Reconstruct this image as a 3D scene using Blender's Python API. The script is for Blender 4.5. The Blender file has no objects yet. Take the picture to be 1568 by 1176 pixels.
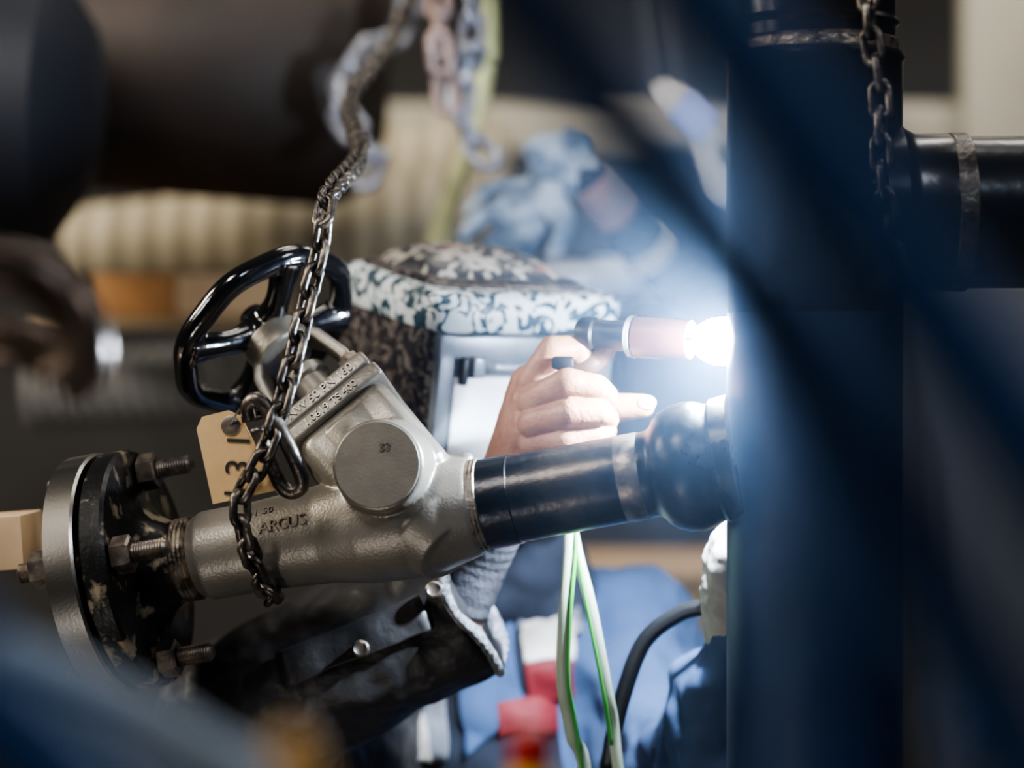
import bpy, bmesh, math, random
from mathutils import Vector, Matrix, Euler
random.seed(4)
scene = bpy.context.scene
# ---------------- survey helper: photo measurements -> metres at the depth where the thing stands
D = 1.889; H = 1.30; K = 0.8/1568
def P(u, v, y=0.0):
    s = (D+y)/D
    return Vector(((u-784)*K*s, y, H-(v-588)*K*s))
def px(r, y=0.0): return r*K*(D+y)/D

# ---------------- materials
def mat(name, c1, c2=None, rough=0.5, metal=0.0, scale=20, lo=0.4, hi=0.6, bump=0.0, bscale=60, rvar=0.0, spec=0.5, coat=0.0, emit=None, es=0, sheen=0, trans=0):
    m = bpy.data.materials.new(name); m.use_nodes = True
    nt = m.node_tree; N = nt.nodes; L = nt.links
    b = N['Principled BSDF']
    b.inputs['Base Color'].default_value = (*c1, 1)
    b.inputs['Roughness'].default_value = rough
    b.inputs['Metallic'].default_value = metal
    b.inputs['Specular IOR Level'].default_value = spec
    b.inputs['Coat Weight'].default_value = coat
    b.inputs['Sheen Weight'].default_value = sheen
    b.inputs['Transmission Weight'].default_value = trans
    if emit:
        b.inputs['Emission Color'].default_value = (*emit, 1)
        b.inputs['Emission Strength'].default_value = es
    tc = N.new('ShaderNodeTexCoord')
    if c2 is not None:
        n = N.new('ShaderNodeTexNoise'); n.inputs['Scale'].default_value = scale; n.inputs['Detail'].default_value = 6
        L.new(tc.outputs['Object'], n.inputs['Vector'])
        r = N.new('ShaderNodeValToRGB')
        r.color_ramp.elements[0].position = lo; r.color_ramp.elements[1].position = hi
        r.color_ramp.elements[0].color = (*c1, 1); r.color_ramp.elements[1].color = (*c2, 1)
        L.new(n.outputs['Fac'], r.inputs['Fac']); L.new(r.outputs['Color'], b.inputs['Base Color'])
        if rvar:
            mr = N.new('ShaderNodeMapRange'); mr.inputs['To Min'].default_value = max(0.02, rough-rvar); mr.inputs['To Max'].default_value = rough+rvar
            L.new(n.outputs['Fac'], mr.inputs['Value']); L.new(mr.outputs['Result'], b.inputs['Roughness'])
    if bump:
        n2 = N.new('ShaderNodeTexNoise'); n2.inputs['Scale'].default_value = bscale; n2.inputs['Detail'].default_value = 4
        L.new(tc.outputs['Object'], n2.inputs['Vector'])
        bp = N.new('ShaderNodeBump'); bp.inputs['Strength'].default_value = bump; bp.inputs['Distance'].default_value = 0.002
        L.new(n2.outputs['Fac'], bp.inputs['Height']); L.new(bp.outputs['Normal'], b.inputs['Normal'])
    return m

M = {}
M['cast'] = mat('cast_grey_paint', (0.27,0.245,0.21), (0.19,0.175,0.15), 0.38, 0.5, 25, .35,.65, 0.16, 420, .08)
M['castflat'] = mat('cast_grey_machined', (0.30,0.275,0.235), (0.24,0.22,0.19), 0.36, 0.5, 60, .35,.65, 0.10, 500, .05)
M['black'] = mat('black_steel', (0.016,0.017,0.020), (0.10,0.080,0.062), 0.30, 0.75, 14, .46,.75, 0.2, 160, .1)
M['blackworn'] = mat('worn_black_paint', (0.012,0.012,0.013), (0.32,0.26,0.18), 0.35, 0.4, 45, .56,.64, 0.3, 150, .1)
M['steel'] = mat('machined_steel', (0.55,0.53,0.50), (0.40,0.37,0.34), 0.28, 1.0, 15, .35,.65, 0.05, 400, .08)
M['weld'] = mat('weld_bead', (0.40,0.34,0.27), (0.10,0.08,0.06), 0.38, 0.9, 90, .4,.65, 0.6, 220)
M['welddark'] = mat('dark_weld_bead', (0.10,0.09,0.08), (0.04,0.035,0.03), 0.35, 0.8, 60, .4,.65, 0.6, 220)
M['bolt'] = mat('bolt_steel', (0.34,0.29,0.24), (0.15,0.13,0.12), 0.38, 0.9, 70, .4,.6, 0.2, 200)
M['chain'] = mat('chain_steel', (0.07,0.062,0.056), (0.22,0.19,0.16), 0.36, 0.85, 60, .45,.68, 0.3, 250)
M['chainlight'] = mat('galvanised_chain_steel', (0.32,0.33,0.38), (0.18,0.18,0.22), 0.4, 0.6, 60, .45,.65)
M['chainpink'] = mat('rusty_chain_steel', (0.28,0.20,0.18), (0.17,0.13,0.12), 0.5, 0.5, 60, .45,.65)
M['wheel'] = mat('black_enamel', (0.006,0.006,0.007), None, 0.14, 0.0, bump=0.3, bscale=60, coat=0.7)
M['skin'] = mat('skin', (0.50,0.25,0.15), (0.42,0.18,0.11), 0.42, 0, 60, .35,.7, 0.4, 300)
M['skin'].node_tree.nodes['Principled BSDF'].inputs['Subsurface Weight'].default_value = 0.15
M['skin'].node_tree.nodes['Principled BSDF'].inputs['Subsurface Scale'].default_value = 0.006
M['nail'] = mat('finger_nail', (0.62,0.36,0.28), None, 0.3)
M['sleeve'] = mat('black_leather', (0.013,0.013,0.015), (0.030,0.028,0.029), 0.5, 0, 15, .4,.6, 0.7, 90, spec=.5)
M['lining'] = mat('fleece_lining', (0.28,0.29,0.33), (0.07,0.07,0.08), 0.9, 0, 200, .4,.6, 1.0, 400, sheen=.5)
M['navy'] = mat('navy_haze_tone', (0.006,0.020,0.055), (0.010,0.028,0.075), 0.45, 0.1, 12, .4,.7, 0.1, 80)  # arc haze over the lower riser, put into its base colour
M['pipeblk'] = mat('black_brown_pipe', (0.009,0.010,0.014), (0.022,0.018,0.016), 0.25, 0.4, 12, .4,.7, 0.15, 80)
M['blue'] = mat('blue_frame_paint', (0.013,0.060,0.165), (0.016,0.070,0.185), 0.6, 0, 6, .4,.6, spec=.3)
M['coverall'] = mat('blue_coverall', (0.065,0.115,0.235), (0.038,0.072,0.16), 0.85, 0, 8, .35,.65, 0.5, 60)
M['greycloth'] = mat('grey_cloth', (0.22,0.23,0.26), (0.12,0.13,0.15), 0.85, 0, 30, .35,.65, 0.5, 90)
M['knit'] = mat('dark_knit', (0.08,0.08,0.095), (0.04,0.04,0.05), 0.9, 0, 60, .35,.65, 0.8, 200)
M['darkcloth'] = mat('dark_cloth', (0.010,0.014,0.028), (0.022,0.028,0.045), 0.9, 0, 12, .4,.6)
M['reflect'] = mat('reflective_tape', (0.55,0.51,0.46), (0.45,0.41,0.37), 0.5, 0.1, 40)
M['red'] = mat('red_cloth', (0.24,0.018,0.026), (0.16,0.013,0.018), 0.7, 0, 20)
M['glove'] = mat('glove_greyblue', (0.08,0.115,0.17), (0.27,0.32,0.39), 0.8, 0, 26, .44,.56)
M['hose'] = mat('pale_green_hose', (0.46,0.56,0.42), (0.54,0.60,0.50), 0.4, 0, 30)
M['greenstripe'] = mat('green_stripe', (0.08,0.38,0.08), None, 0.4)
M['yhose'] = mat('yellow_hose_rubber', (0.55,0.55,0.28), (0.48,0.48,0.24), 0.5, 0, 20)
M['tag'] = mat('manila_tag', (0.60,0.40,0.20), (0.52,0.34,0.16), 0.75, 0, 25, .35,.65, .1, 200)
M['ink'] = mat('black_ink', (0.01,0.01,0.01), None, 0.7)
M['wood'] = mat('pine_timber', (0.50,0.25,0.09), (0.40,0.19,0.07), 0.7, 0, 18)
M['woodpale'] = mat('pale_timber', (0.58,0.42,0.26), (0.48,0.33,0.2), 0.7, 0, 12)
M['cup'] = mat('ceramic_cup', (0.09,0.027,0.025), (0.07,0.022,0.02), 0.25, 0, 20)
M['ring'] = mat('white_insulator', (0.85,0.83,0.8), None, 0.4)
M['rubber'] = mat('black_rubber', (0.010,0.010,0.012), None, 0.4)
M['brownh'] = mat('brown_handle', (0.10,0.055,0.04), None, 0.4)
M['lens'] = mat('pale_cover_lens', (0.88,0.90,0.92), (0.80,0.83,0.85), 0.35, 0, 10)
M['frame'] = mat('grey_visor_frame', (0.24,0.27,0.31), (0.17,0.19,0.23), 0.35, 0.4, 30)
M['wall'] = mat('dim_wall', (0.085,0.080,0.076), (0.06,0.057,0.056), 0.9, 0, 2)
M['floor'] = mat('concrete_floor', (0.14,0.13,0.12), (0.09,0.085,0.08), 0.7, 0, 3)
M['ceil'] = mat('ceiling_dark', (0.05,0.05,0.055), None, 0.9)
M['tank'] = mat('brown_tank', (0.022,0.015,0.012), (0.065,0.040,0.030), 0.6, 0.1, 3, .4,.7)
M['drum'] = mat('black_vessel', (0.005,0.007,0.014), None, 0.6)
M['darkpipe'] = mat('dark_brown_pipe', (0.16,0.115,0.085), (0.07,0.05,0.04), 0.25, 0.6, 10)
M['beam'] = mat('beige_beam', (0.38,0.35,0.28), (0.32,0.30,0.24), 0.7, 0, 4)
M['greyduct'] = mat('grey_duct', (0.19,0.19,0.19), None, 0.6)
M['cab'] = mat('cabinet_dark_grey', (0.035,0.036,0.042), (0.05,0.05,0.055), 0.6, 0, 4)
M['tan'] = mat('cardboard', (0.36,0.27,0.16), (0.30,0.22,0.13), 0.8, 0, 5)
M['yellow'] = mat('yellow_plastic', (0.60,0.32,0.02), None, 0.5)
M['redp'] = mat('red_plastic', (0.40,0.02,0.01), None, 0.4)
M['greyhose'] = mat('grey_hose', (0.20,0.25,0.31), None, 0.6)
M['whitecloth'] = mat('white_cloth', (0.55,0.51,0.46), (0.45,0.41,0.37), 0.8, 0, 20, .4,.6,.5,80)
M['metalbright'] = mat('bright_steel_pipe', (0.42,0.46,0.52), (0.3,0.33,0.38), 0.3, 0.6, 10)
M['arc'] = mat('arc_plasma', (1,1,1), None, 0.5, emit=(0.74,0.86,1.0), es=1200)

def ribmat():
    m = mat('ribbed_insulation', (0.46,0.39,0.26), None, 0.8)
    nt=m.node_tree; N=nt.nodes; L=nt.links
    tc=N.new('ShaderNodeTexCoord'); w=N.new('ShaderNodeTexWave'); w.inputs['Scale'].default_value=7; w.inputs['Distortion'].default_value=0.6
    L.new(tc.outputs['Object'], w.inputs['Vector'])
    r=N.new('ShaderNodeValToRGB'); r.color_ramp.elements[0].color=(0.24,0.205,0.14,1); r.color_ramp.elements[1].color=(0.48,0.42,0.30,1)
    L.new(w.outputs['Fac'], r.inputs['Fac']); L.new(r.outputs['Color'], N['Principled BSDF'].inputs['Base Color'])
    return m
M['rib']=ribmat()
def pattern(name, dark, light, scale, th, extra=None, dist=2.0, eth=.68):
    m = mat(name, dark, None, 0.4)
    nt=m.node_tree; N=nt.nodes; L=nt.links; b=N['Principled BSDF']
    tc=N.new('ShaderNodeTexCoord'); n=N.new('ShaderNodeTexNoise'); n.inputs['Scale'].default_value=scale; n.inputs['Detail'].default_value=1.5; n.inputs['Distortion'].default_value=dist
    L.new(tc.outputs['Object'], n.inputs['Vector'])
    r=N.new('ShaderNodeValToRGB'); r.color_ramp.elements[0].position=th-.015; r.color_ramp.elements[1].position=th+.015
    r.color_ramp.elements[0].color=(*dark,1); r.color_ramp.elements[1].color=(*light,1)
    L.new(n.outputs['Fac'], r.inputs['Fac'])
    out=r.outputs['Color']
    if extra:
        n2=N.new('ShaderNodeTexNoise'); n2.inputs['Scale'].default_value=scale*.8
        mp=N.new('ShaderNodeMapping'); mp.inputs['Location'].default_value=(3,1,2)
        L.new(tc.outputs['Object'], mp.inputs['Vector']); L.new(mp.outputs['Vector'], n2.inputs['Vector'])
        r2=N.new('ShaderNodeValToRGB'); r2.color_ramp.elements[0].position=eth; r2.color_ramp.elements[1].position=eth+.03
        L.new(n2.outputs['Fac'], r2.inputs['Fac'])
        mx=N.new('ShaderNodeMixRGB'); mx.inputs['Color2'].default_value=(*extra,1)
        L.new(r2.outputs['Color'], mx.inputs['Fac']); L.new(out, mx.inputs['Color1']); out=mx.outputs['Color']
    L.new(out, b.inputs['Base Color'])
    return m
M['patA']=pattern('sticker_pattern_white', (0.02,0.05,0.075),(0.58,0.64,0.66), 42, .495, dist=2.2)
M['patB']=pattern('sticker_pattern_dark', (0.016,0.014,0.018),(0.14,0.12,0.11), 55, .55, dist=2.5)
M['patC']=pattern('bandana_pattern', (0.035,0.035,0.04),(0.36,0.33,0.29), 45, .53, extra=(0.34,0.07,0.06), eth=.68, dist=2.0)

# ---------------- geometry helpers
def mk(name, bm, m, smooth=True, mods=None):
    me = bpy.data.meshes.new(name); bmesh.ops.recalc_face_normals(bm, faces=bm.faces[:])
    bm.to_mesh(me); bm.free()
    o = bpy.data.objects.new(name, me); scene.collection.objects.link(o)
    if m is not None: me.materials.append(M[m] if isinstance(m,str) else m)
    if smooth:
        for p in me.polygons: p.use_smooth = True
    return o
def autosmooth(o, ang=35):
    me=o.data
    bm=bmesh.new(); bm.from_mesh(me)
    for e in bm.edges:
        if len(e.link_faces)==2 and e.calc_face_angle(0)>math.radians(ang): e.smooth=False
    bm.to_mesh(me); bm.free()
def group(name, parts, loc=None):
    e = bpy.data.objects.new(name, None); e.empty_display_size=0.05; scene.collection.objects.link(e)
    for p in parts: p.parent = e
    return e
def frame(a):
    a=a.normalized(); z=Vector((0,0,1))
    if abs(a.dot(z))>.95: z=Vector((0,-1,0))
    u=(z-a*z.dot(a)).normalized(); w=a.cross(u)
    return a,u,w
def rev(name, p0, axis, prof, m, seg=64, sharp=35, bm=None):
    a,u,w=frame(axis); own = bm is None
    if own: bm=bmesh.new()
    rings=[]
    for t,r in prof:
        c=p0+a*t
        rings.append([bm.verts.new(c+(u*math.cos(q)+w*math.sin(q))*max(r,1e-5)) for q in [2*math.pi*i/seg for i in range(seg)]])
    for i in range(len(rings)-1):
        for j in range(seg):
            bm.faces.new((rings[i][j],rings[i][(j+1)%seg],rings[i+1][(j+1)%seg],rings[i+1][j]))
    bm.faces.new(rings[0]); bm.faces.new(rings[-1])
    if not own: return None
    o=mk(name,bm,m); autosmooth(o,sharp); return o
def catmull(pts, n=8):
    pts=[Vector(p) for p in pts]
    if len(pts)==2: return [pts[0].lerp(pts[1],i/n) for i in range(n+1)]
    Q=[pts[0]*2-pts[1]]+pts+[pts[-1]*2-pts[-2]]; out=[]
    for i in range(1,len(Q)-2):
        p0,p1,p2,p3=Q[i-1:i+3]
        for k in range(n):
            t=k/n
            out.append(0.5*((2*p1)+(p2-p0)*t+(2*p0-5*p1+4*p2-p3)*t*t+(3*p1-p0-3*p2+p3)*t**3))
    out.append(pts[-1]); return out
def tube(name, pts, r, m, seg=16, n=8, closed=False, flat=None, bm=None, raw=False):
    own=bm is None
    if own: bm=bmesh.new()
    pp=[Vector(p) for p in pts] if raw else catmull(pts,n)
    N_=len(pp); rings=[]; prev=None
    for i,p in enumerate(pp):
        if closed: t=(pp[(i+1)%N_]-pp[i-1]).normalized()
        else: t=(pp[min(i+1,N_-1)]-pp[max(i-1,0)]).normalized()
        if prev is None: _,uu,_=frame(t)
        else: uu=(prev-t*prev.dot(t)).normalized()
        prev=uu; ww=t.cross(uu)
        rr = r(i/(N_-1)) if callable(r) else r
        f=flat or 1
        rings.append([bm.verts.new(p+uu*math.cos(q)*rr+ww*math.sin(q)*rr*f) for q in [2*math.pi*j/seg for j in range(seg)]])
    for i in range(N_ if closed else N_-1):
        A=rings[i];B=rings[(i+1)%N_]
        for j in range(seg): bm.faces.new((A[j],A[(j+1)%seg],B[(j+1)%seg],B[j]))
    if not closed: bm.faces.new(rings[0]); bm.faces.new(rings[-1])
    if own: return mk(name,bm,m)
def box(name, c, ax, ay, az, hx, hy, hz, m, bev=0.001, seg=2, bm=None):
    own=bm is None
    b2=bmesh.new()
    r=bmesh.ops.create_cube(b2,size=2)
    for v in b2.verts: v.co=Vector((v.co.x*hx,v.co.y*hy,v.co.z*hz))
    if bev: bmesh.ops.bevel(b2,geom=b2.edges[:]+b2.verts[:],offset=bev,segments=seg,profile=.5,affect='EDGES')
    for v in b2.verts: v.co=c+ax*v.co.x+ay*v.co.y+az*v.co.z
    if own:
        o=mk(name,b2,m); autosmooth(o,30); return o
    me=bpy.data.meshes.new('t'); b2.to_mesh(me); b2.free(); bm.from_mesh(me); bpy.data.meshes.remove(me)
X=Vector((1,0,0));Y=Vector((0,1,0));Z=Vector((0,0,1))
def capsules(bm, segs):
    for p0,r0,p1,r1 in segs:
        for p,r in ((p0,r0),(p1,r1)):
            bmesh.ops.create_icosphere(bm,subdivisions=3,radius=r,matrix=Matrix.Translation(p))
        if (p1-p0).length>1e-4:
            rev('',p0,p1-p0,[(0,r0),((p1-p0).length,r1)],None,seg=24,bm=bm)
def organic(name, segs, m, voxel, it=6, fac=.5, disp=0, dscale=.1, extra=None):
    bm=bmesh.new(); capsules(bm,segs)
    if extra: extra(bm)
    o=mk(name,bm,m)
    r=o.modifiers.new('r','REMESH'); r.mode='VOXEL'; r.voxel_size=voxel; r.use_smooth_shade=True
    s=o.modifiers.new('s','SMOOTH'); s.iterations=it; s.factor=fac
    if disp:
        t=bpy.data.textures.new(name+'_t','CLOUDS'); t.noise_scale=dscale; t.noise_depth=2
        d=o.modifiers.new('d','DISPLACE'); d.texture=t; d.strength=disp; d.mid_level=.5; d.texture_coords='GLOBAL'
    return o
def chainmesh(name, pts, m, pitch=.019, w=.0085, r=.0026, seg=8, twist=0.4):
    path=catmull(pts,20)
    L=[0]
    for i in range(1,len(path)): L.append(L[-1]+(path[i]-path[i-1]).length)
    n=int(L[-1]/pitch); bm=bmesh.new()
    def at(s):
        s=max(0,min(s,L[-1]-1e-6)); j=0
        while L[j+1]<s: j+=1
        t=(s-L[j])/(L[j+1]-L[j]+1e-9); return path[j].lerp(path[j+1],t)
    ref=None
    for k in range(n):
        c=at((k+.5)*pitch); tan=(at((k+1)*pitch)-at(k*pitch)).normalized()
        if ref is None: _,ref,_=frame(tan)
        ref=(ref-tan*ref.dot(tan)).normalized()
        ang=(math.pi/2 if k%2 else 0)+twist+random.uniform(-.15,.15)
        s1=ref*math.cos(ang)+tan.cross(ref)*math.sin(ang)
        hl=(pitch*.5+r*1.0)-(w-r)*1.0
        R=w-r; hl=max(hl,.1*R)
        ring=[]
        for q in range(20):
            a=2*math.pi*q/20; x=math.cos(a)*R; yv=math.sin(a)*R
            off=hl if yv>=0 else -hl
            ring.append(c+s1*x+tan*(yv+off))
        tube('',ring,r,None,seg=seg,closed=True,bm=bm,raw=True)
    return mk(name,bm,m)
def text(name, s, p, ax, ay, size, m, ext=.0006, tf=None):
    cu=bpy.data.curves.new(name,'FONT'); cu.body=s; cu.size=size; cu.extrude=ext; cu.align_x='CENTER'; cu.align_y='CENTER'
    o=bpy.data.objects.new(name,cu); scene.collection.objects.link(o); cu.materials.append(M[m])
    ax=ax.normalized(); ay=(ay-ax*ay.dot(ax)).normalized(); az=ax.cross(ay)
    mt=Matrix((ax,ay,az)).transposed().to_4x4(); mt.translation=p; o.matrix_world=mt
    return o

# ================= ROOM
def slab(name, lo, hi, m):
    c=(Vector(lo)+Vector(hi))/2; h=(Vector(hi)-Vector(lo))/2
    return box(name,c,X,Y,Z,h.x,h.y,h.z,m,bev=0)
slab('floor',(-4,-4,-.1),(4,4,0),'floor'); slab('ceiling',(-4,-4,3.4),(4,4,3.5),'ceil')
slab('wall_back',(-4,4,0),(4,4.1,3.4),'wall'); slab('wall_left',(-4.1,-4,0),(-4,4,3.4),'wall'); slab('wall_right',(4,-4,0),(4.1,4,3.4),'wall'); slab('wall_front',(-4,-4.1,0),(4,-4,3.4),'wall')

# ================= VALVE ASSEMBLY
A0=P(160,880,.05); A1=P(1110,705,-.05); a=(A1-A0).normalized()
_,up,_w=frame(a); tow=_w if _w.y<0 else -_w
def AX(u):
    lo,hi=-.3,1.2
    for _ in range(40):
        mid=(lo+hi)/2; p=A0.lerp(A1,mid); s=(D+p.y)/D
        uu=784+p.x/(K*s)
        if uu<u: lo=mid
        else: hi=mid
    return A0.lerp(A1,(lo+hi)/2)
def T(u): return (AX(u)-A0).dot(a)
k=K
parts=[]
F0=AX(186); tf=T(186)
parts.append(rev('machined_flange',F0,a,[(-.026,.03),(-.026,.094),(-.024,.097),(-.002,.097),(0,.095),(0,.03)],'steel',96))
parts.append(rev('gasket',F0,a,[(-.0005,.06),(.0045,.06)],'rubber',64))
parts.append(rev('black_flange',F0,a,[(.004,.03),(.004,.093),(.006,.0955),(.022,.0955),(.025,.093),(.025,.056),(.030,.048),(.038,.039),(.046,.034),(.052,.031),(T(282)-tf,.031)],'blackworn',96))
tw=T(278)
parts.append(rev('neck_weld',A0,a,[(tw-.002,.029)]+[(tw+i*.0018,.0325+(.0012 if i%2 else 0)) for i in range(8)]+[(tw+.015,.029)],'weld',48))
tb=T(278)+.014
for i in range(4):
    phi=math.radians([-10,80,168,258][i]); dr=up*math.cos(phi)+tow*math.sin(phi); c=F0+dr*.076
    bm=bmesh.new()
    prof=[]; t=-.052
    while t<.068:
        prof.append((t,.0078)); prof.append((t+.0011,.0066)); t+=.0022
    rev('',c,a,[(-.0535,.005)]+prof+[(.070,.005)],None,24,bm=bm)
    o=mk('stud_%d'%(i+1),bm,'bolt'); autosmooth(o,60); parts.append(o)
    for j,t0 in enumerate((.0252,-.026-.016)):
        bm=bmesh.new(); rev('',c+a*t0,a,[(0,.0125),(.0015,.0150),(.0145,.0150),(.016,.0125)],None,6,bm=bm)
        o=mk('nut_%d_%d'%(i+1,j+1),bm,'bolt',smooth=False); parts.append(o)
# body
d=Vector((-.585,.505,.63)).normalized()
e1=(a-d*a.dot(d)).normalized(); e2=d.cross(e1)
I=AX(650); B=I+d*(196*k)
def bodyx(bm):
    prof=[(tb,.031),(T(312),.033),(T(320),.0355),(T(400),.0355),(T(430),.0365),(T(500),.039),(T(560),.045),(T(620),.047),(T(670),.045),(T(705),.041),(T(728),.038),(T(735),.034)]
    rev('',A0,a,prof,None,64,bm=bm)
    box('',I+d*.055,e1,e2,d,.044,.043,.05,None,bev=.014,seg=4,bm=bm)
    rev('',I+d*.0,d,[(-.04,.030),(-.02,.044),(.09,.047)],None,48,bm=bm)
    box('',AX(620)+a*.022+d*.018,a,tow,up,.05,.008,.030,None,bev=.006,bm=bm)
    bn=Vector((-.16,-.96,.13)).normalized()
    rev('',P(578,712,-.055),-bn,[(0,.033),(.002,.0355),(.05,.040)],None,64,bm=bm)
body=organic('valve_body',[],'cast',.0013,it=7,extra=bodyx); parts.append(body)
bn=Vector((-.16,-.96,.13)).normalized()
parts.append(rev('boss_face',P(578,712,-.0545),bn,[(-.004,.033),(.0015,.033),(.002,.0325)],'castflat',64))
parts.append(text('casting_mark_a','53',P(590,685,-.0545)+bn*.0022,X,Z,.009,'cast'))
for word,u0,du,ang,size in (('ARGUS',428,15,22,.0135),('DN 50',402,9,46,.0085)):
    vd=(tow*math.cos(math.radians(ang))+up*math.sin(math.radians(ang))); tx=(up*math.cos(math.radians(ang))-tow*math.sin(math.radians(ang)))
    for i,ch in enumerate(word):
        if ch==' ': continue
        uu=u0+du*i; rr=.0352 if uu<420 else .0358+(uu-430)*.00004
        parts.append(text('letter_%s_%d_%d'%(ch.lower(),ang,i),ch,AX(uu)+vd*(rr+.0005),a,tx,size,'castflat',.0009))
for i,(h0,h1,hw) in enumerate(((.0,.0135,.048),(.0155,.030,.046))):
    parts.append(box('bonnet_plate_%d'%(i+1),B+d*((h0+h1)/2),e1,e2,d,hw,hw*.95,(h1-h0)/2,'cast',bev=.003,seg=3))
parts.append(box('bonnet_gasket',B+d*.0145,e1,e2,d,.044,.042,.002,'rubber',bev=0))
parts.append(text('bonnet_lettering_a','NW 50 PN 160',B+d*.0225-e2*.0442,e1,d,.010,'castflat',.001))
parts.append(text('bonnet_lettering_b','1.0619 TS 400',B+d*.0065-e2*.046,e1,d,.009,'castflat',.001))
for sx in (-1,1):
    for sy in (-1,1):
        c=B+e1*sx*.034+e2*sy*.032
        parts.append(rev('bonnet_bolt_%d%d'%(sx+1,sy+1),c,d,[(-.010,.005),(-.009,.006),(.040,.006),(.041,.005)],'castflat',24))
        bm=bmesh.new(); rev('',c+d*.030,d,[(0,.0095),(.007,.0095),(.008,.0085)],None,6,bm=bm); parts.append(mk('bonnet_nut_%d%d'%(sx+1,sy+1),bm,'bolt',smooth=False))
parts.append(rev('gland',B,d,[(.03,.022),(.045,.021),(.047,.016),(.062,.015),(.064,.019),(.072,.019),(.073,.008)],'castflat',40))
parts.append(rev('stem',B,d,[(.07,.006),(.145,.006)],'steel',24))
def yoke(bm):
    for s in (-1,1):
        pp=[B+e1*s*.036+d*.03,B+e1*s*.036+d*.06,B+e1*s*.030+d*.090,B+e1*s*.018+d*.110]
        for i in range(3):
            p,q_=pp[i],pp[i+1]; ax_=(q_-p).normalized(); n_=ax_.cross(e2).normalized()
            box('',(p+q_)/2,ax_,e2,n_,(q_-p).length/2+.003,.015,.0045,None,bev=.002,bm=bm)
    rev('',B,d,[(.098,.024),(.100,.027),(.120,.027),(.122,.022)],None,40,bm=bm)
parts.append(organic('yoke',[],'cast',.0011,it=3,extra=yoke))
# handwheel
W=B+d*.133; R=.0765
bm=bmesh.new()
ring=[W+(e1*math.cos(q)+e2*math.sin(q))*(R*(1+.014*math.cos(8*q))) for q in [2*math.pi*i/96 for i in range(96)]]
tube('',ring,.0102,None,seg=16,closed=True,bm=bm,raw=True)
for i in range(4):
    q=math.radians(40+90*i); dr=e1*math.cos(q)+e2*math.sin(q); per=e2*math.cos(q)-e1*math.sin(q)
    tube('',[W+dr*.008,W+dr*.03-d*.004,W+dr*.052-d*.003,W+dr*R],lambda t:.0104+.006*abs(2*t-1)**2,None,seg=14,bm=bm)
rev('',W,d,[(-.014,.018),(-.012,.022),(.008,.022),(.012,.016),(.022,.011)],None,32,bm=bm)
hw=mk('handwheel',bm,'wheel')
r_=hw.modifiers.new('r','REMESH'); r_.mode='VOXEL'; r_.voxel_size=.0014; r_.use_smooth_shade=True
s_=hw.modifiers.new('s','SMOOTH'); s_.iterations=6
parts.append(hw)
group('globe_valve',parts)

pp=[]
t0=T(728)
pp.append(rev('root_weld',A0,a,[(t0-.001,.033)]+[(t0+i*.0016,.0362+(.0007 if i%2 else 0)) for i in range(6)]+[(t0+.010,.033)],'weld',64))
pp.append(rev('pipe_barrel',A0,a,[(t0+.004,.0352),(T(790),.0350),(T(792),.0340),(T(955),.0335)],'black',64))
pp.append(rev('ground_band',A0,a,[(T(952),.0333),(T(954),.0337),(T(985),.0337),(T(987),.0333)],'bolt',64))
pp.append(rev('weldolet',A0,a,[(T(985),.033),(T(1000),.0335),(T(1008),.036),(T(1014),.0405),(T(1024),.0450),(T(1042),.0488),(T(1062),.0500),(T(1080),.0485),(T(1092),.0455),(T(1098),.0450),(T(1104),.048),(T(1130),.049)],'black',64))
group('branch_pipe',pp)

# ================= VERTICAL PIPE with tee
vy=-.045; vc=P(1247,588,vy); R0=px(134,vy)
def vz(v): return P(0,v,vy).z
pp=[]
base=Vector((vc.x,vy,0))
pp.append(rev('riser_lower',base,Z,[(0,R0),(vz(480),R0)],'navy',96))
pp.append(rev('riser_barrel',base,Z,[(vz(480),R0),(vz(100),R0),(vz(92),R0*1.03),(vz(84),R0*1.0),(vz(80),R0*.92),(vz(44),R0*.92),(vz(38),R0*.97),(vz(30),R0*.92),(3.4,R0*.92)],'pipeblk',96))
pp.append(rev('riser_weld',base,Z,[(vz(90),R0*.9)]+[(vz(88)+i*.0016,R0*(.955+.006*(i%2))) for i in range(8)]+[(vz(60),R0*.9)],'weld',96))
bc=Vector((vc.x,vy,vz(325))); BR=px(120,vy)
pp.append(rev('tee_branch',bc,X,[(0,BR),(R0*.95,BR*1.12),(R0*1.02,BR*1.06),(R0*1.12,BR),(px(1455-1247,vy),BR),(px(1458-1247,vy),BR*.97),(1.6,BR*.98)],'pipeblk',96))
t1=px(1450-1247,vy)
pp.append(rev('tee_weld',bc,X,[(t1-.001,BR*.95)]+[(t1+i*.0017,BR*(1.005+.008*(i%2))) for i in range(9)]+[(t1+.015,BR*.95)],'welddark',96))
group('riser_pipe',pp)

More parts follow.
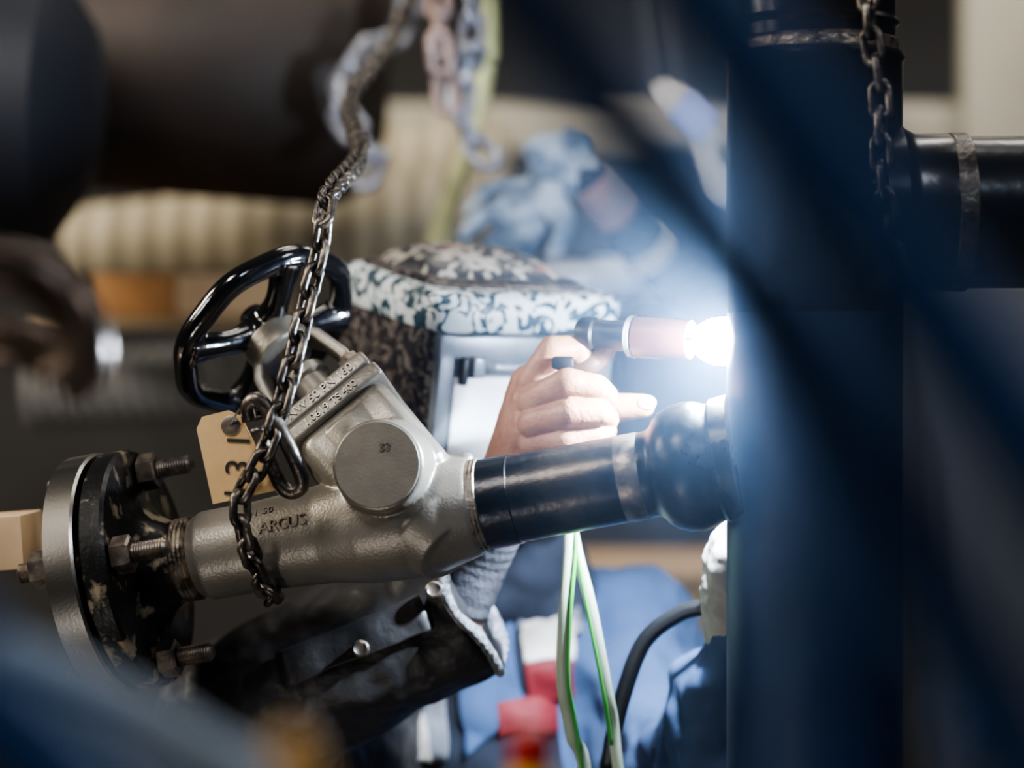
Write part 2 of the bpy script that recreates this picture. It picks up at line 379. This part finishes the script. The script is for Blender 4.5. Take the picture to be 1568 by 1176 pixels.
# ================= CHAINS
chainmesh('lifting_chain',[P(655,-60,.75),P(600,60,.62),P(535,150,.45),P(550,235,.22),P(503,300,-.02),P(490,380,-.04),P(468,470,-.045),P(447,560,-.055),P(425,640,-.06),P(398,710,-.06),P(370,760,-.055),P(374,820,-.055),P(398,880,-.03),P(415,912,.0),P(420,905,.04)],'chain',pitch=.0185,w=.0100,r=.0033)
chainmesh('hoist_chain',[P(1328,-400,-.13),P(1330,0,-.13),P(1347,130,-.13),P(1352,260,-.13),P(1365,350,-.125),P(1380,430,-.12)],'chain',pitch=.0195,w=.0095,r=.003)
chainmesh('rusty_chain',[P(668,-700,.95),P(672,0,.6),P(680,100,.6),P(688,195,.6)],'chainpink',pitch=.032,w=.016,r=.0055)
chainmesh('galvanised_chain',[P(745,-700,.95),P(727,0,.66),P(716,90,.66),P(706,170,.66),P(735,230,.66),P(780,262,.64)],'chainlight',pitch=.032,w=.016,r=.0055)
chainmesh('slack_chain',[P(650,-600,1.1),P(632,-20,.9),P(560,80,.85),P(520,160,.8),P(570,240,.76),P(545,290,.74)],'chainlight',pitch=.036,w=.019,r=.0065)

sp=[tube('bow',[P(383,640,-.05),P(380,622,-.055),P(395,612,-.06),P(418,640,-.06),P(445,690,-.06),P(463,735,-.055),P(452,752,-.05),P(432,745,-.05),P(412,700,-.05),P(392,655,-.05)],.0060,'chain',seg=14),
    tube('pin',[P(370,640,-.05),P(410,632,-.05)],.004,'chain')]
group('shackle',sp)
def quadplate(name,c,m,th=.0008):
    bm=bmesh.new(); vs=[bm.verts.new(p) for p in c]; bm.faces.new(vs)
    o=mk(name,bm,m,smooth=False); s=o.modifiers.new('s','SOLIDIFY'); s.thickness=th; s.offset=0
    return o
TO=P(300,652,-.036); TU=(P(373,634,-.040)-TO); TV=(P(326,772,-.042)-TO)
def TG(s,t): return TO+TU*s+TV*t
tg=[quadplate('card',[TG(0,.04),TG(.16,-.09),TG(.72,-.09),TG(.95,.02),TG(1.32,1.02),TG(0,1)],'tag')]
tn=TU.cross(TV).normalized()
if tn.y>0: tn=-tn
hole=TG(.70,.10)
tg.append(rev('grommet',hole-tn*.0015,tn,[(0,.0045),(0.0035,.0075),(.0038,.0065),(.0038,.003)],'bolt',24))
tg.append(text('tag_writing','1 3 1',TG(.62,.62)+tn*.0016,TU*.45-TV,TU+TV*.35,.026,'ink',.0002))
tg.append(tube('tag_wire',[hole+tn*.002,P(368,625,-.05),P(385,618,-.062),P(392,640,-.06)],.0008,'steel'))
group('paper_tag',tg)

box('timber_plank',P(-108,836,.06),Vector((1,0,.07)).normalized(),Y,Vector((-.07,0,1)).normalized(),px(165),.045,px(42),'woodpale',bev=.002)

# ================= WELDER (person)
wp=[]
def seg(*pts): return [(pts[i][0],pts[i][1],pts[i+1][0],pts[i+1][1]) for i in range(len(pts)-1)]
hs=[]
hs+=seg((P(690,955,.125),.026),(P(728,860,.118),.022),(P(758,785,.100),.024),(P(785,720,.085),.026))
K1=P(816,588,.052);K2=P(818,616,.040);K3=P(818,648,.036);K4=P(816,680,.042)
for kk,rr in ((K1,.0155),(K2,.0155),(K3,.0150),(K4,.0140)):
    hs+=seg((P(782,722,.082),.024),(kk+Vector((-.004,.012,0)),rr))
hs+=seg((P(800,690,.075),.022),(P(850,665,.08),.020))
hs+=seg((K1,.0138),(P(847,536,.046),.0120),(P(884,532,.050),.0105),(P(897,560,.055),.0095))
hs+=seg((K2,.0138),(P(868,586,.016),.0120),(P(914,594,.020),.0108),(P(928,606,.048),.0098))
hs+=seg((K3,.0134),(P(874,632,.012),.0116),(P(917,632,.016),.0104),(P(930,641,.045),.0096))
hs+=seg((K4,.0124),(P(868,675,.018),.0108),(P(910,666,.022),.0097),(P(928,660,.045),.0088))
hs+=seg((P(835,655,.085),.019),(P(890,632,.088),.0135),(P(942,624,.074),.0118),(P(984,622,.066),.0100))
hand=organic('bare_hand',hs,'skin',.0010,it=1,disp=.0010,dscale=.012); wp.append(hand)
wp.append(tube('knit_cuff',[P(700,930,.124),P(728,862,.118),P(748,815,.108),P(757,792,.102)],lambda t:.0272+.0004*math.sin(t*60),'knit',seg=28,n=12))
bm=bmesh.new(); bmesh.ops.create_icosphere(bm,subdivisions=3,radius=1,matrix=Matrix.Translation(P(990,617,.058))@Matrix.Diagonal((.008,.004,.0065,1))); wp.append(mk('thumb_nail',bm,'nail'))
def sl(u,v,y,r): return (P(u,v,y),r)
cd=(P(735,915,.107)-P(640,965,.115)).normalized()
_,cu_,cw_=frame(cd)
def cuffend(bm):
    p0=P(640,970,.138); p1=P(726,930,.128); L_=(p1-p0).length
    rev('',p0,p1-p0,[(-.01,.056),(0,.059),(L_,.0545)],None,40,bm=bm)
slv=organic('leather_sleeve',seg(sl(560,1140,.40,.085),sl(430,1150,.24,.08),sl(370,1100,.17,.074))+seg(sl(370,1100,.17,.074),sl(520,1020,.150,.068),sl(640,970,.138,.059)),'sleeve',.003,it=6,disp=.017,dscale=.055,extra=cuffend); wp.append(slv)
bm=bmesh.new(); cc=P(728,930,.126)
for kx in range(6):
    ring=[]
    for i in range(100):
        q=2*math.pi*i/100; rr=.0545+.003*math.sin(5*q+kx)+random.uniform(-.0024,.0024)-kx*.005
        ring.append(cc+cd*(-kx*.001-.003+.004*math.sin(3*q+1))+(cu_*math.cos(q)+cw_*math.sin(q))*rr)
    tube('',ring,.0042,None,seg=8,closed=True,bm=bm,raw=True)
wp.append(mk('cuff_lining',bm,'lining'))
for i,(u,v,y) in enumerate(((665,905,.068),(553,995,.068))):
    wp.append(rev('snap_%d'%(i+1),P(u,v,y+.008),Vector((0,-1,.25)),[(0,.007),(.008,.007),(.0095,.0055),(.0085,.004)],'bolt',24))
def patch(name,cs,m,target,off=.002,n=16,th=.002):
    bm=bmesh.new(); A,B_,C,D_=[Vector(c) for c in cs]; g=[]
    for i in range(n+1):
        row=[]
        for j in range(n+1):
            l=A.lerp(D_,i/n); r=B_.lerp(C,i/n); row.append(bm.verts.new(l.lerp(r,j/n)))
        g.append(row)
    for i in range(n):
        for j in range(n): bm.faces.new((g[i][j],g[i][j+1],g[i+1][j+1],g[i+1][j]))
    o=mk(name,bm,m)
    s=o.modifiers.new('w','SHRINKWRAP'); s.target=target; s.wrap_method='PROJECT'; s.use_project_y=True; s.use_positive_direction=True; s.use_negative_direction=True; s.offset=off; s.wrap_mode='ABOVE_SURFACE'
    s2=o.modifiers.new('so','SOLIDIFY'); s2.thickness=th
    return o
wp.append(patch('sleeve_strap',[P(410,1020,.02),P(640,925,.02),P(660,975,.02),P(425,1070,.02)],'sleeve',slv,.003,th=.004))
def tl(u,v,y,r): return (P(u,v,y),r)
ts=seg(tl(720,1560,.55,.15),tl(730,1330,.50,.145),tl(760,1150,.46,.14),tl(775,1040,.45,.11),tl(760,930,.44,.07))
ts+=seg(tl(600,1050,.45,.085),tl(775,1020,.46,.10),tl(945,1000,.44,.088))
ts+=seg(tl(945,1000,.44,.082),tl(1010,1130,.34,.066),tl(1085,1180,.20,.056))
ts+=seg(tl(1085,1180,.20,.056),tl(1130,1050,.12,.045),tl(1135,960,.09,.034))
ts+=seg(tl(600,1050,.45,.085),tl(520,1120,.40,.07))
hipL=P(620,1560,.55);hipR=P(820,1560,.55)
for hp,dx in ((hipL,-.12),(hipR,.14)):
    kn=Vector((hp.x+dx,.35,.40)); an=Vector((hp.x+dx*.9,.62,.09))
    ts+=[(hp,.10,kn,.07),(kn,.068,an,.045)]
torso=organic('coverall',ts,'coverall',.006,it=4,disp=.042,dscale=.065); wp.append(torso)
for i,(hp,dx) in enumerate(((hipL,-.12),(hipR,.14))):
    wp.append(organic('boot_%d'%(i+1),[(Vector((hp.x+dx*.9,.64,.05)),.048,Vector((hp.x+dx*.9,.44,.04)),.038),(Vector((hp.x+dx*.9,.62,.12)),.055,Vector((hp.x+dx*.9,.64,.05)),.048)],'rubber',.004,it=4))
f=.18
wp.append(patch('vest_front',[P(600,930,f),P(800,880,f),P(880,1300,f),P(560,1300,f)],'darkcloth',torso,.004,n=30))
wp.append(patch('vest_panel',[P(800,890,f),P(890,900,f),P(900,1010,f),P(790,1000,f)],'greycloth',torso,.007))
wp.append(patch('reflective_band',[P(798,990,f),P(885,985,f),P(890,1045,f),P(803,1050,f)],'reflect',torso,.008))
wp.append(patch('red_band',[P(803,1050,f),P(890,1045,f),P(893,1105,f),P(808,1110,f)],'red',torso,.008))
wp.append(patch('chest_strap_a',[P(622,1045,f),P(690,1010,f),P(680,1200,f),P(595,1200,f)],'greycloth',torso,.008))
wp.append(patch('chest_strap_b',[P(560,1100,f),P(590,1080,f),P(590,1200,f),P(560,1200,f)],'reflect',torso,.008))
wp.append(patch('chest_strap_c',[P(600,1110,f),P(640,1120,f),P(660,1200,f),P(610,1200,f)],'reflect',torso,.012))
wp.append(patch('blue_strap',[P(700,1040,f),P(780,990,f),P(800,1110,f),P(710,1200,f)],'coverall',torso,.009))
wp.append(patch('logo_patch',[P(755,1115,f),P(845,1112,f),P(850,1160,f),P(760,1165,f)],'red',torso,.010))
wp.append(organic('head',seg((P(750,870,.42),.055),(P(735,720,.38),.055))+seg((P(745,600,.37),.066),(P(742,548,.37),.062),(P(755,680,.345),.045))+seg((P(775,600,.30),.012),(P(778,620,.285),.013)),'skin',.004,it=5))
wp.append(organic('collar',seg((P(640,960,.42),.05),(P(700,880,.40),.06),(P(800,870,.40),.06),(P(850,930,.41),.05)),'darkcloth',.005,it=5,disp=.02,dscale=.04))
gx=16
gh=seg((P(1120+gx,960,.09),.032),(P(1112+gx,900,.07),.030),(P(1104+gx,860,.06),.024))
gh+=seg((P(1100+gx,870,.055),.018),(P(1094+gx,830,.045),.0125),(P(1110+gx,806,.04),.011))
gh+=seg((P(1110+gx,865,.06),.018),(P(1108+gx,822,.055),.0125),(P(1122+gx,800,.05),.011))
gh+=seg((P(1125+gx,865,.065),.018),(P(1124+gx,826,.06),.012),(P(1136+gx,806,.055),.011))
gh+=seg((P(1138+gx,870,.07),.017),(P(1140+gx,836,.065),.0115),(P(1150+gx,816,.06),.0105))
gh+=seg((P(1105+gx,895,.055),.018),(P(1088+gx,880,.04),.012),(P(1092+gx,850,.035),.0105))
wp.append(organic('work_glove',gh,'whitecloth',.002,it=3,disp=.004,dscale=.012))
# helmet
hm=Matrix.Translation(P(720,509,.28))@Matrix.Rotation(math.radians(31),4,'Z')@Matrix.Rotation(math.radians(11),4,'X')
hm3=hm.to_3x3()
def HL(x,y,z): return hm@Vector((x,y,z))
hx,hy,hz=hm3@X,hm3@Y,hm3@Z
def loft(name,secs,m,exp=5,n=128):
    bm=bmesh.new(); rings=[]
    for z,w,f_,b_,e in secs:
        cy=(f_+b_)/2; hd=(b_-f_)/2; r=[]
        for i in range(n):
            q=2*math.pi*i/n; c=math.cos(q); s=math.sin(q)
            r.append(bm.verts.new(hm@Vector((w*math.copysign(abs(c)**(2/e),c),cy+hd*math.copysign(abs(s)**(2/e),s),z))))
        rings.append(r)
    for i in range(len(rings)-1):
        for j in range(n): bm.faces.new((rings[i][j],rings[i][(j+1)%n],rings[i+1][(j+1)%n],rings[i+1][j]))
    bm.faces.new(rings[0]); bm.faces.new(rings[-1])
    o=mk(name,bm,m); autosmooth(o,40); return o
hp=[]
hp.append(loft('helmet_shell',[(-.178,.045,-.07,.02,5),(-.145,.068,-.088,.05,8),(-.095,.084,-.092,.075,12),(-.03,.089,-.093,.085,14),(.03,.090,-.092,.09,14),(.045,.090,-.09,.09,14)],'patB'))
hp.append(loft('brow_band',[(.014,.088,-.092,.085,14),(.016,.0935,-.100,.09,14),(.020,.095,-.103,.09,14),(.044,.095,-.103,.09,14),(.049,.092,-.099,.088,13),(.051,.086,-.090,.082,12)],'patA'))
hp.append(loft('helmet_lid',[(.049,.082,-.080,.080,8),(.053,.080,-.074,.080,8),(.056,.076,-.066,.076,7)],'patB'))
hp.append(loft('helmet_crown',[(.050,.072,-.052,.075,5),(.058,.071,-.050,.075,4),(.064,.066,-.042,.07,4),(.070,.056,-.028,.06,3.5),(.074,.042,-.014,.05,3),(.076,.02,0,.03,2.5)],'patC'))
def hbox(name,x,z,w,h,y,dy,m,bev=.002): hp.append(box(name,HL(x,y,z),hx,hy,hz,w/2,dy/2,h/2,m,bev=bev,seg=3))
hbox('frame_top',0,.004,.176,.020,-.0965,.012,'frame')
hbox('frame_left',-.0800,-.055,.014,.14,-.0965,.012,'frame')
hbox('frame_right',.0800,-.055,.014,.14,-.0965,.012,'frame')
hbox('frame_bottom',0,-.122,.174,.016,-.0965,.012,'frame')
hbox('visor_plate',0,-.055,.150,.135,-.0945,.008,'frame',.001)
hbox('cover_lens',0,-.068,.140,.092,-.0995,.005,'lens',.002)
hp.append(tube('latch_bar',[HL(-.045,-.106,-.012),HL(.062,-.106,-.012)],.0062,'frame',seg=16))
hbox('latch_left',-.051,-.012,.012,.018,-.104,.012,'frame'); hbox('latch_right',.066,-.012,.012,.018,-.104,.012,'frame')
hbox('latch_lug',-.064,-.016,.006,.024,-.104,.010,'rubber')
wp+=hp
group('welder',wp)

# ================= TORCH
tp=[]
t0_=P(890,511,.052); t1_=P(1058,520,.012); ta=(t1_-t0_).normalized(); TL=(t1_-t0_).length
tp.append(rev('back_cap',t0_,ta,[(-.004,.006),(-.002,.011),(.002,.0135),(.012,.0138),(.014,.0120),(.042,.0122),(.044,.012)],'rubber',40))
tp.append(rev('head_insulator',t0_,ta,[(.042,.012),(.0425,.0165),(.047,.0170),(.0475,.012)],'ring',40))
tp.append(rev('gas_cup',t0_,ta,[(.047,.0155),(.049,.0172),(.075,.0172),(TL-.006,.0165),(TL,.0155),(TL,.012),(TL-.01,.010)],'cup',40))
tp.append(rev('tungsten',t0_,ta,[(TL-.012,.0016),(TL+.006,.0016),(TL+.012,.0003)],'steel',12))
tp.append(tube('handle',[t0_+ta*.030,P(918,546,.050),P(898,562,.050),P(868,572,.058),P(835,590,.075)],.0085,'brownh',seg=16))
tp.append(box('trigger_button',P(862,556,.026),X,Y,Z,.009,.006,.0055,'rubber',bev=.003))
group('tig_torch',tp)
arcp=t1_+ta*.026
bm=bmesh.new(); bmesh.ops.create_icosphere(bm,subdivisions=4,radius=1,matrix=Matrix.Translation(arcp)@Matrix.Diagonal((.0240,.015,.0190,1)))
arc=mk('welding_arc',bm,'arc')
def light(name,kind,loc,energy,col,size=.1,target=None,**kw):
    l=bpy.data.lights.new(name,kind); l.energy=energy; l.color=col
    if kind=='AREA': l.size=size
    else: l.shadow_soft_size=size
    o=bpy.data.objects.new(name,l); scene.collection.objects.link(o); o.location=loc
    if target is not None: o.rotation_euler=(Vector(target)-Vector(loc)).to_track_quat('-Z','Y').to_euler()
    return o
light('arc_light','POINT',arcp+Vector((.002,-.036,.002)),72,(.72,.85,1.0),.010)
def glare_volume():  # added scattering volume, stands in for lens glare around the arc
    FR=.36
    bm=bmesh.new(); bmesh.ops.create_icosphere(bm,subdivisions=4,radius=FR)
    m=bpy.data.materials.new('glare_haze'); m.use_nodes=True; nt=m.node_tree; nt.nodes.clear(); N=nt.nodes; L=nt.links
    out=N.new('ShaderNodeOutputMaterial'); v=N.new('ShaderNodeVolumePrincipled'); v.inputs['Color'].default_value=(.42,.64,1,1); v.inputs['Anisotropy'].default_value=.1
    tc=N.new('ShaderNodeTexCoord'); ln=N.new('ShaderNodeVectorMath'); ln.operation='LENGTH'; L.new(tc.outputs['Object'],ln.inputs[0])
    mr=N.new('ShaderNodeMapRange'); mr.inputs['From Min'].default_value=0; mr.inputs['From Max'].default_value=FR; mr.inputs['To Min'].default_value=1; mr.inputs['To Max'].default_value=0
    L.new(ln.outputs['Value'],mr.inputs['Value'])
    pw=N.new('ShaderNodeMath'); pw.operation='POWER'; pw.inputs[1].default_value=2.2; L.new(mr.outputs['Result'],pw.inputs[0])
    ml=N.new('ShaderNodeMath'); ml.operation='MULTIPLY'; ml.inputs[1].default_value=.45; L.new(pw.outputs[0],ml.inputs[0])
    L.new(ml.outputs[0],v.inputs['Density']); L.new(v.outputs[0],out.inputs['Volume'])
    o=mk('arc_glare_haze',bm,m); o.location=arcp+Vector((.05,-.09,.0))
glare_volume()

# ================= HOSES
hp_=[tube('hose_a',[P(872,760,.09),P(874,830,.07),P(866,930,.06),P(862,1040,.07),P(875,1120,.09),P(900,1300,.12),P(880,2300,.1)],.0058,'hose',seg=14),
 tube('stripe_a',[P(880,760,.084),P(882,830,.064),P(874,930,.054),P(870,1040,.064),P(883,1120,.084),P(908,1300,.114)],.0018,'greenstripe',seg=8),
 tube('hose_b',[P(872,760,.09),P(880,830,.072),P(905,930,.07),P(930,1060,.08),P(942,1140,.1),P(960,1400,.12),P(950,2300,.1)],.0048,'hose',seg=14),
 tube('stripe_b',[P(880,830,.066),P(899,930,.064),P(924,1060,.074),P(936,1140,.094)],.0016,'greenstripe',seg=8)]
group('gas_hose',hp_)
tube('black_cable',[P(930,1176,.13),P(950,1080,.12),P(985,985,.11),P(1040,940,.10),P(1090,928,.09),P(1150,918,.09)],.007,'rubber')
tube('yellow_hose',[P(790,-700,.9),P(754,0,.78),P(744,90,.78),P(714,230,.79),P(682,330,.80),P(662,410,.82),P(650,560,.87),P(640,1300,.9)],.0120,'yhose',seg=16)

# ================= FOREGROUND FRAME (blue, near camera)
fy=-1.22
def fr(pts,w,name): return tube(name,[P(u,v,fy+dy) for u,v,dy in pts],px(w,fy),'blue',seg=24,n=12)
fp=[fr([(420,-560,0),(925,150,0),(1142,430,0),(1348,750,0),(1540,1130,0),(1800,1650,0),(2200,2700,0)],66,'brace_a'),
    fr([(650,-560,-.03),(1175,120,-.03),(1360,380,-.03),(1530,620,-.03),(1790,1000,-.03),(2300,1800,-.03)],80,'brace_b'),
    fr([(1200,430,.05),(1330,640,.05),(1430,880,.05),(1510,1040,.05),(1500,1130,.05),(1440,1120,.05)],30,'strap_loop')]
group('blue_steel_frame',fp)
g2=[tube('strut',[P(-260,860,-1.25),P(0,1110,-1.25),P(160,1260,-1.25),P(460,1560,-1.25)],px(95,-1.25),'blue',seg=24)]
group('blue_brace',g2)
tube('grey_air_hose',[P(0,1000,-1.0),P(200,1090,-1.0),P(310,1155,-1.0),P(400,1235,-1.0),P(600,1640,-1.0)],px(42,-1.0),'greyhose',seg=20)
bx=[rev('cap',P(440,1120,-1.05),Vector((.3,0,-1)),[(0,px(20,-1.05)),(.006,px(34,-1.05)),(.03,px(40,-1.05)),(.08,px(40,-1.05))],'yellow',24)]
group('yellow_valve_cap',bx)
bx=[rev('knob_red',P(812,1112,-.7),Vector((0,0,-1)),[(0,px(20,-.7)),(.004,px(30,-.7)),(.018,px(32,-.7)),(.02,px(26,-.7))],'redp',32),
    rev('knob_yellow',P(812,1112,-.7)-Z*.019,Vector((0,0,-1)),[(0,px(26,-.7)),(.004,px(34,-.7)),(.04,px(36,-.7)),(.09,px(30,-.7))],'yellow',32)]
group('warning_knob',bx)
lp=[tube('elbow_a',[P(-260,370,-.65),P(-60,400,-.65),P(60,425,-.65),P(118,490,-.65),P(125,560,-.65),P(90,590,-.65)],px(42,-.65),'darkpipe',seg=28),
    tube('elbow_b',[P(-260,510,-.6),P(-40,520,-.6),P(40,530,-.6),P(85,560,-.6)],px(36,-.6),'darkpipe',seg=28)]
group('manifold_pipes',lp)
# ================= BACKGROUND
rev('overhead_tank',P(60,82,1.1),(P(600,104,1.1)-P(60,82,1.1)),[(0,.02),(.01,.14),(.05,.165),(.36,.175),(.40,.16),(.43,.09),(.435,.02)],'tank',64)
g=[rev('drum',P(-350,140,.75),Vector((1,0,-.05)),[(0,.1),(.05,.15),(.31,.15),(.35,.09),(.352,.02)],'drum',48)]
group('dark_vessel',g)
rev('insulated_duct',P(100,378,1.45),(P(760,332,1.45)-P(100,378,1.45)),[(0,.03),(.002,.040)]+[(.01+i*.012,.053+(.0+.0004*i)+.003*(i%2)) for i in range(48)]+[(.60,.05)],'rib',48)
rev('upper_duct',P(540,285,1.8),(P(720,270,1.8)-P(540,285,1.8)),[(0,.03),(.002,.08)]+[(.01+i*.014,.088+.004*(i%2)) for i in range(16)]+[(.24,.06)],'rib',48)
pal=[]
for i,(u0,u1,v0,v1,m_) in enumerate(((150,275,422,488,'wood'),(278,440,422,486,'woodpale'),(60,470,489,503,'tan'))):
    c=(P(u0,v0,1.15)+P(u1,v1,1.15))/2
    pal.append(box('board_%d'%(i+1),c,X,Y,Z,px((u1-u0)/2,1.15),.05,px((v1-v0)/2,1.15),m_,bev=.003))
group('timber_stack',pal)
rev('grey_flex_duct',P(40,600,1.3),(P(320,585,1.3)-P(40,600,1.3)),[(0,.03)]+[(.004+i*.011,.047+.006*(i%2)) for i in range(22)]+[(.25,.03)],'greyduct',40)
box('steel_beam',P(950,200,2.0),X,Y,Z,1.1,.06,px(36,2.0),'beam',bev=.004)
box('steel_column',P(1545,300,1.9),X,Y,Z,px(72,1.9),.03,2.0,'beam',bev=.004)
box('dark_column',P(1015,20,2.1),X,Y,Z,px(40,2.1),.03,1.9,'ceil',bev=.004)
cz=P(0,440,1.4).z; cabx=P(1560,0,1.4).x
box('switch_cabinet',Vector((cabx,1.4,cz/2)),X,Y,Z,px(190,1.4),.2,cz/2,'cab',bev=.01)
rev('bright_pipe',P(830,432,.95),Vector((1,.1,0)),[(0,.02),(.001,px(32,.95)),(.06,px(32,.95)),(.062,px(40,.95)),(.1,px(40,.95)),(.102,px(24,.95)),(.24,px(20,.95)),(.241,.005)],'metalbright',40)
gy=.62
def gp(u,v,r,dy=0): return (P(u,v,gy+dy),px(r,gy))
gs=seg(gp(900,262,30),gp(850,275,34),gp(800,320,38))
gs+=seg(gp(800,300,30),gp(752,290,15),gp(722,322,13))
gs+=seg(gp(800,320,30,-.03),gp(745,328,15,-.03),gp(712,362,13,-.03))
gs+=seg(gp(805,345,30,-.02),gp(760,368,15,-.02),gp(728,402,13,-.02))
gs+=seg(gp(820,350,28),gp(795,392,14),gp(770,420,12))
gs+=seg(gp(840,300,26,-.04),gp(868,345,15,-.05),gp(850,385,13,-.05))
cw=[organic('work_glove_grey',gs,'glove',.003,it=4,disp=.008,dscale=.015)]
cw.append(organic('glove_cuff',seg(gp(830,240,30),gp(880,225,32)),'glove',.003,it=3,disp=.012,dscale=.02))
arm=organic('sleeve',seg(gp(905,275,38),gp(1000,385,44,.05),gp(1110,470,60,.1),gp(1240,440,85,.2))+seg(gp(1240,440,90,.2),gp(1260,700,120,.2),gp(1260,1000,110,.2))+seg(gp(1230,1000,80,.2),gp(1230,1500,60,.2),gp(1230,2050,50,.2))+seg(gp(1300,1000,80,.2),gp(1310,1500,60,.2),gp(1310,2050,50,.2)),'darkcloth',.008,it=4); cw.append(arm)
cw.append(rev('red_cuff',P(905,275,gy),P(1000,385,gy+.05)-P(905,275,gy),[(-.005,.02),(0,px(40,gy)),(.05,px(43,gy)),(.055,.02)],mat('dusty_pink',(0.24,.12,.12),(.18,.15,.15),.8,0,20),32))
cw.append(rev('reflective_cuff',P(985,368,gy+.045),P(1000,385,gy+.05)-P(905,275,gy),[(-.002,.02),(0,px(47,gy)),(.022,px(48,gy)),(.024,.02)],'reflect',32))
cw.append(organic('coworker_head',seg(gp(1235,330,40,.2),gp(1235,260,50,.2),gp(1235,230,54,.2)),'skin',.005,it=4))
group('coworker',cw)
rg=[organic('rag_cloth',seg(gp(1022,150,30),gp(1060,170,32),gp(1085,230,26),gp(1100,300,24)),'whitecloth',.004,it=4,disp=.02,dscale=.03),
    rev('blue_wrap',P(1040,160,gy-.02),Vector((.6,0,-.5)),[(-.002,.01),(0,px(34,gy)),(.04,px(34,gy)),(.042,.01)],mat('lavender_cloth',(.30,.33,.58),None,.7),32),
    tube('rag_cord',[P(1022,150,gy),P(1000,-100,gy),P(1000,-800,gy)],.004,'rubber')]
group('hanging_rag',rg)
cr=[box('crate_body',P(1010,1010,1.4),X,Y,Z,px(170,1.4),.2,px(140,1.4),'tan',bev=.01),
    box('crate_lid',P(1010,865,1.4),X,Y,Z,px(178,1.4),.21,px(8,1.4),'woodpale',bev=.004),
    box('crate_leg_1',Vector((P(880,1000,1.4).x,1.4,.33)),X,Y,Z,.04,.15,.34,'tan',bev=.004),
    box('crate_leg_2',Vector((P(1140,1000,1.4).x,1.4,.33)),X,Y,Z,.04,.15,.34,'tan',bev=.004)]
group('wooden_crate',cr)

# ================= LIGHTS
light('ceiling_light_a','AREA',(-.9,-1.1,2.7),21,(1,.95,.89),.4,P(500,700,0))
light('fill_light_b','AREA',(.3,.3,3.0),7,(1,.94,.86),.6,(0,.9,1.0))  # added fill, out of view, brightens the space behind the valve
light('duct_fill_light','AREA',(-1.9,.1,2.2),42,(1,.91,.77),.5,P(350,370,1.4))  # unseen lamp added from the left to brighten the beige duct
light('pipe_glint_light','AREA',(1.4,-1.0,2.6),10,(.95,.95,1),.3,P(1300,300,0))  # unseen lamp added for highlights on the riser and tee
light('fill_light_e','AREA',(1.0,1.2,3.1),20,(1,.93,.85),.6,(.6,2.2,1.3))  # added background fill, right side, no fixture in view
light('fill_light_f','AREA',(-.2,1.1,3.1),14,(1,.92,.80),.5,(-.2,2.2,1.6))  # added warm fill for the back of the room, unseen
light('frame_fill_light','AREA',(.5,-2.3,3.0),13,(.75,.85,1),.4,(.15,-1.2,1.3))  # lamp added behind the camera to lift the near blue bars
light('flange_fill_light','AREA',(-1.6,-.7,1.7),5,(1,.93,.84),.25,P(200,850,0))  # unseen lamp added to brighten the machined flange rim
light('sleeve_fill_light','AREA',(-.5,-1.0,.35),3,(1,.93,.86),.2,P(520,1000,.1))  # low fill added so the dark sleeve shows, source unseen
w=bpy.data.worlds.new('w'); scene.world=w; w.use_nodes=True
w.node_tree.nodes['Background'].inputs[0].default_value=(.11,.18,.32,1); w.node_tree.nodes['Background'].inputs[1].default_value=.30
try: scene.view_settings.look='AgX - Medium High Contrast'
except Exception as ex: print(ex)

# ================= CAMERA
c=bpy.data.cameras.new('camera'); co=bpy.data.objects.new('camera',c); scene.collection.objects.link(co)
co.location=(0,-D,H); co.rotation_euler=(math.radians(90),0,0)
c.lens=85; c.sensor_width=36; c.clip_start=.05
c.dof.use_dof=True; c.dof.focus_distance=D-.01; c.dof.aperture_fstop=2.0
scene.camera=co
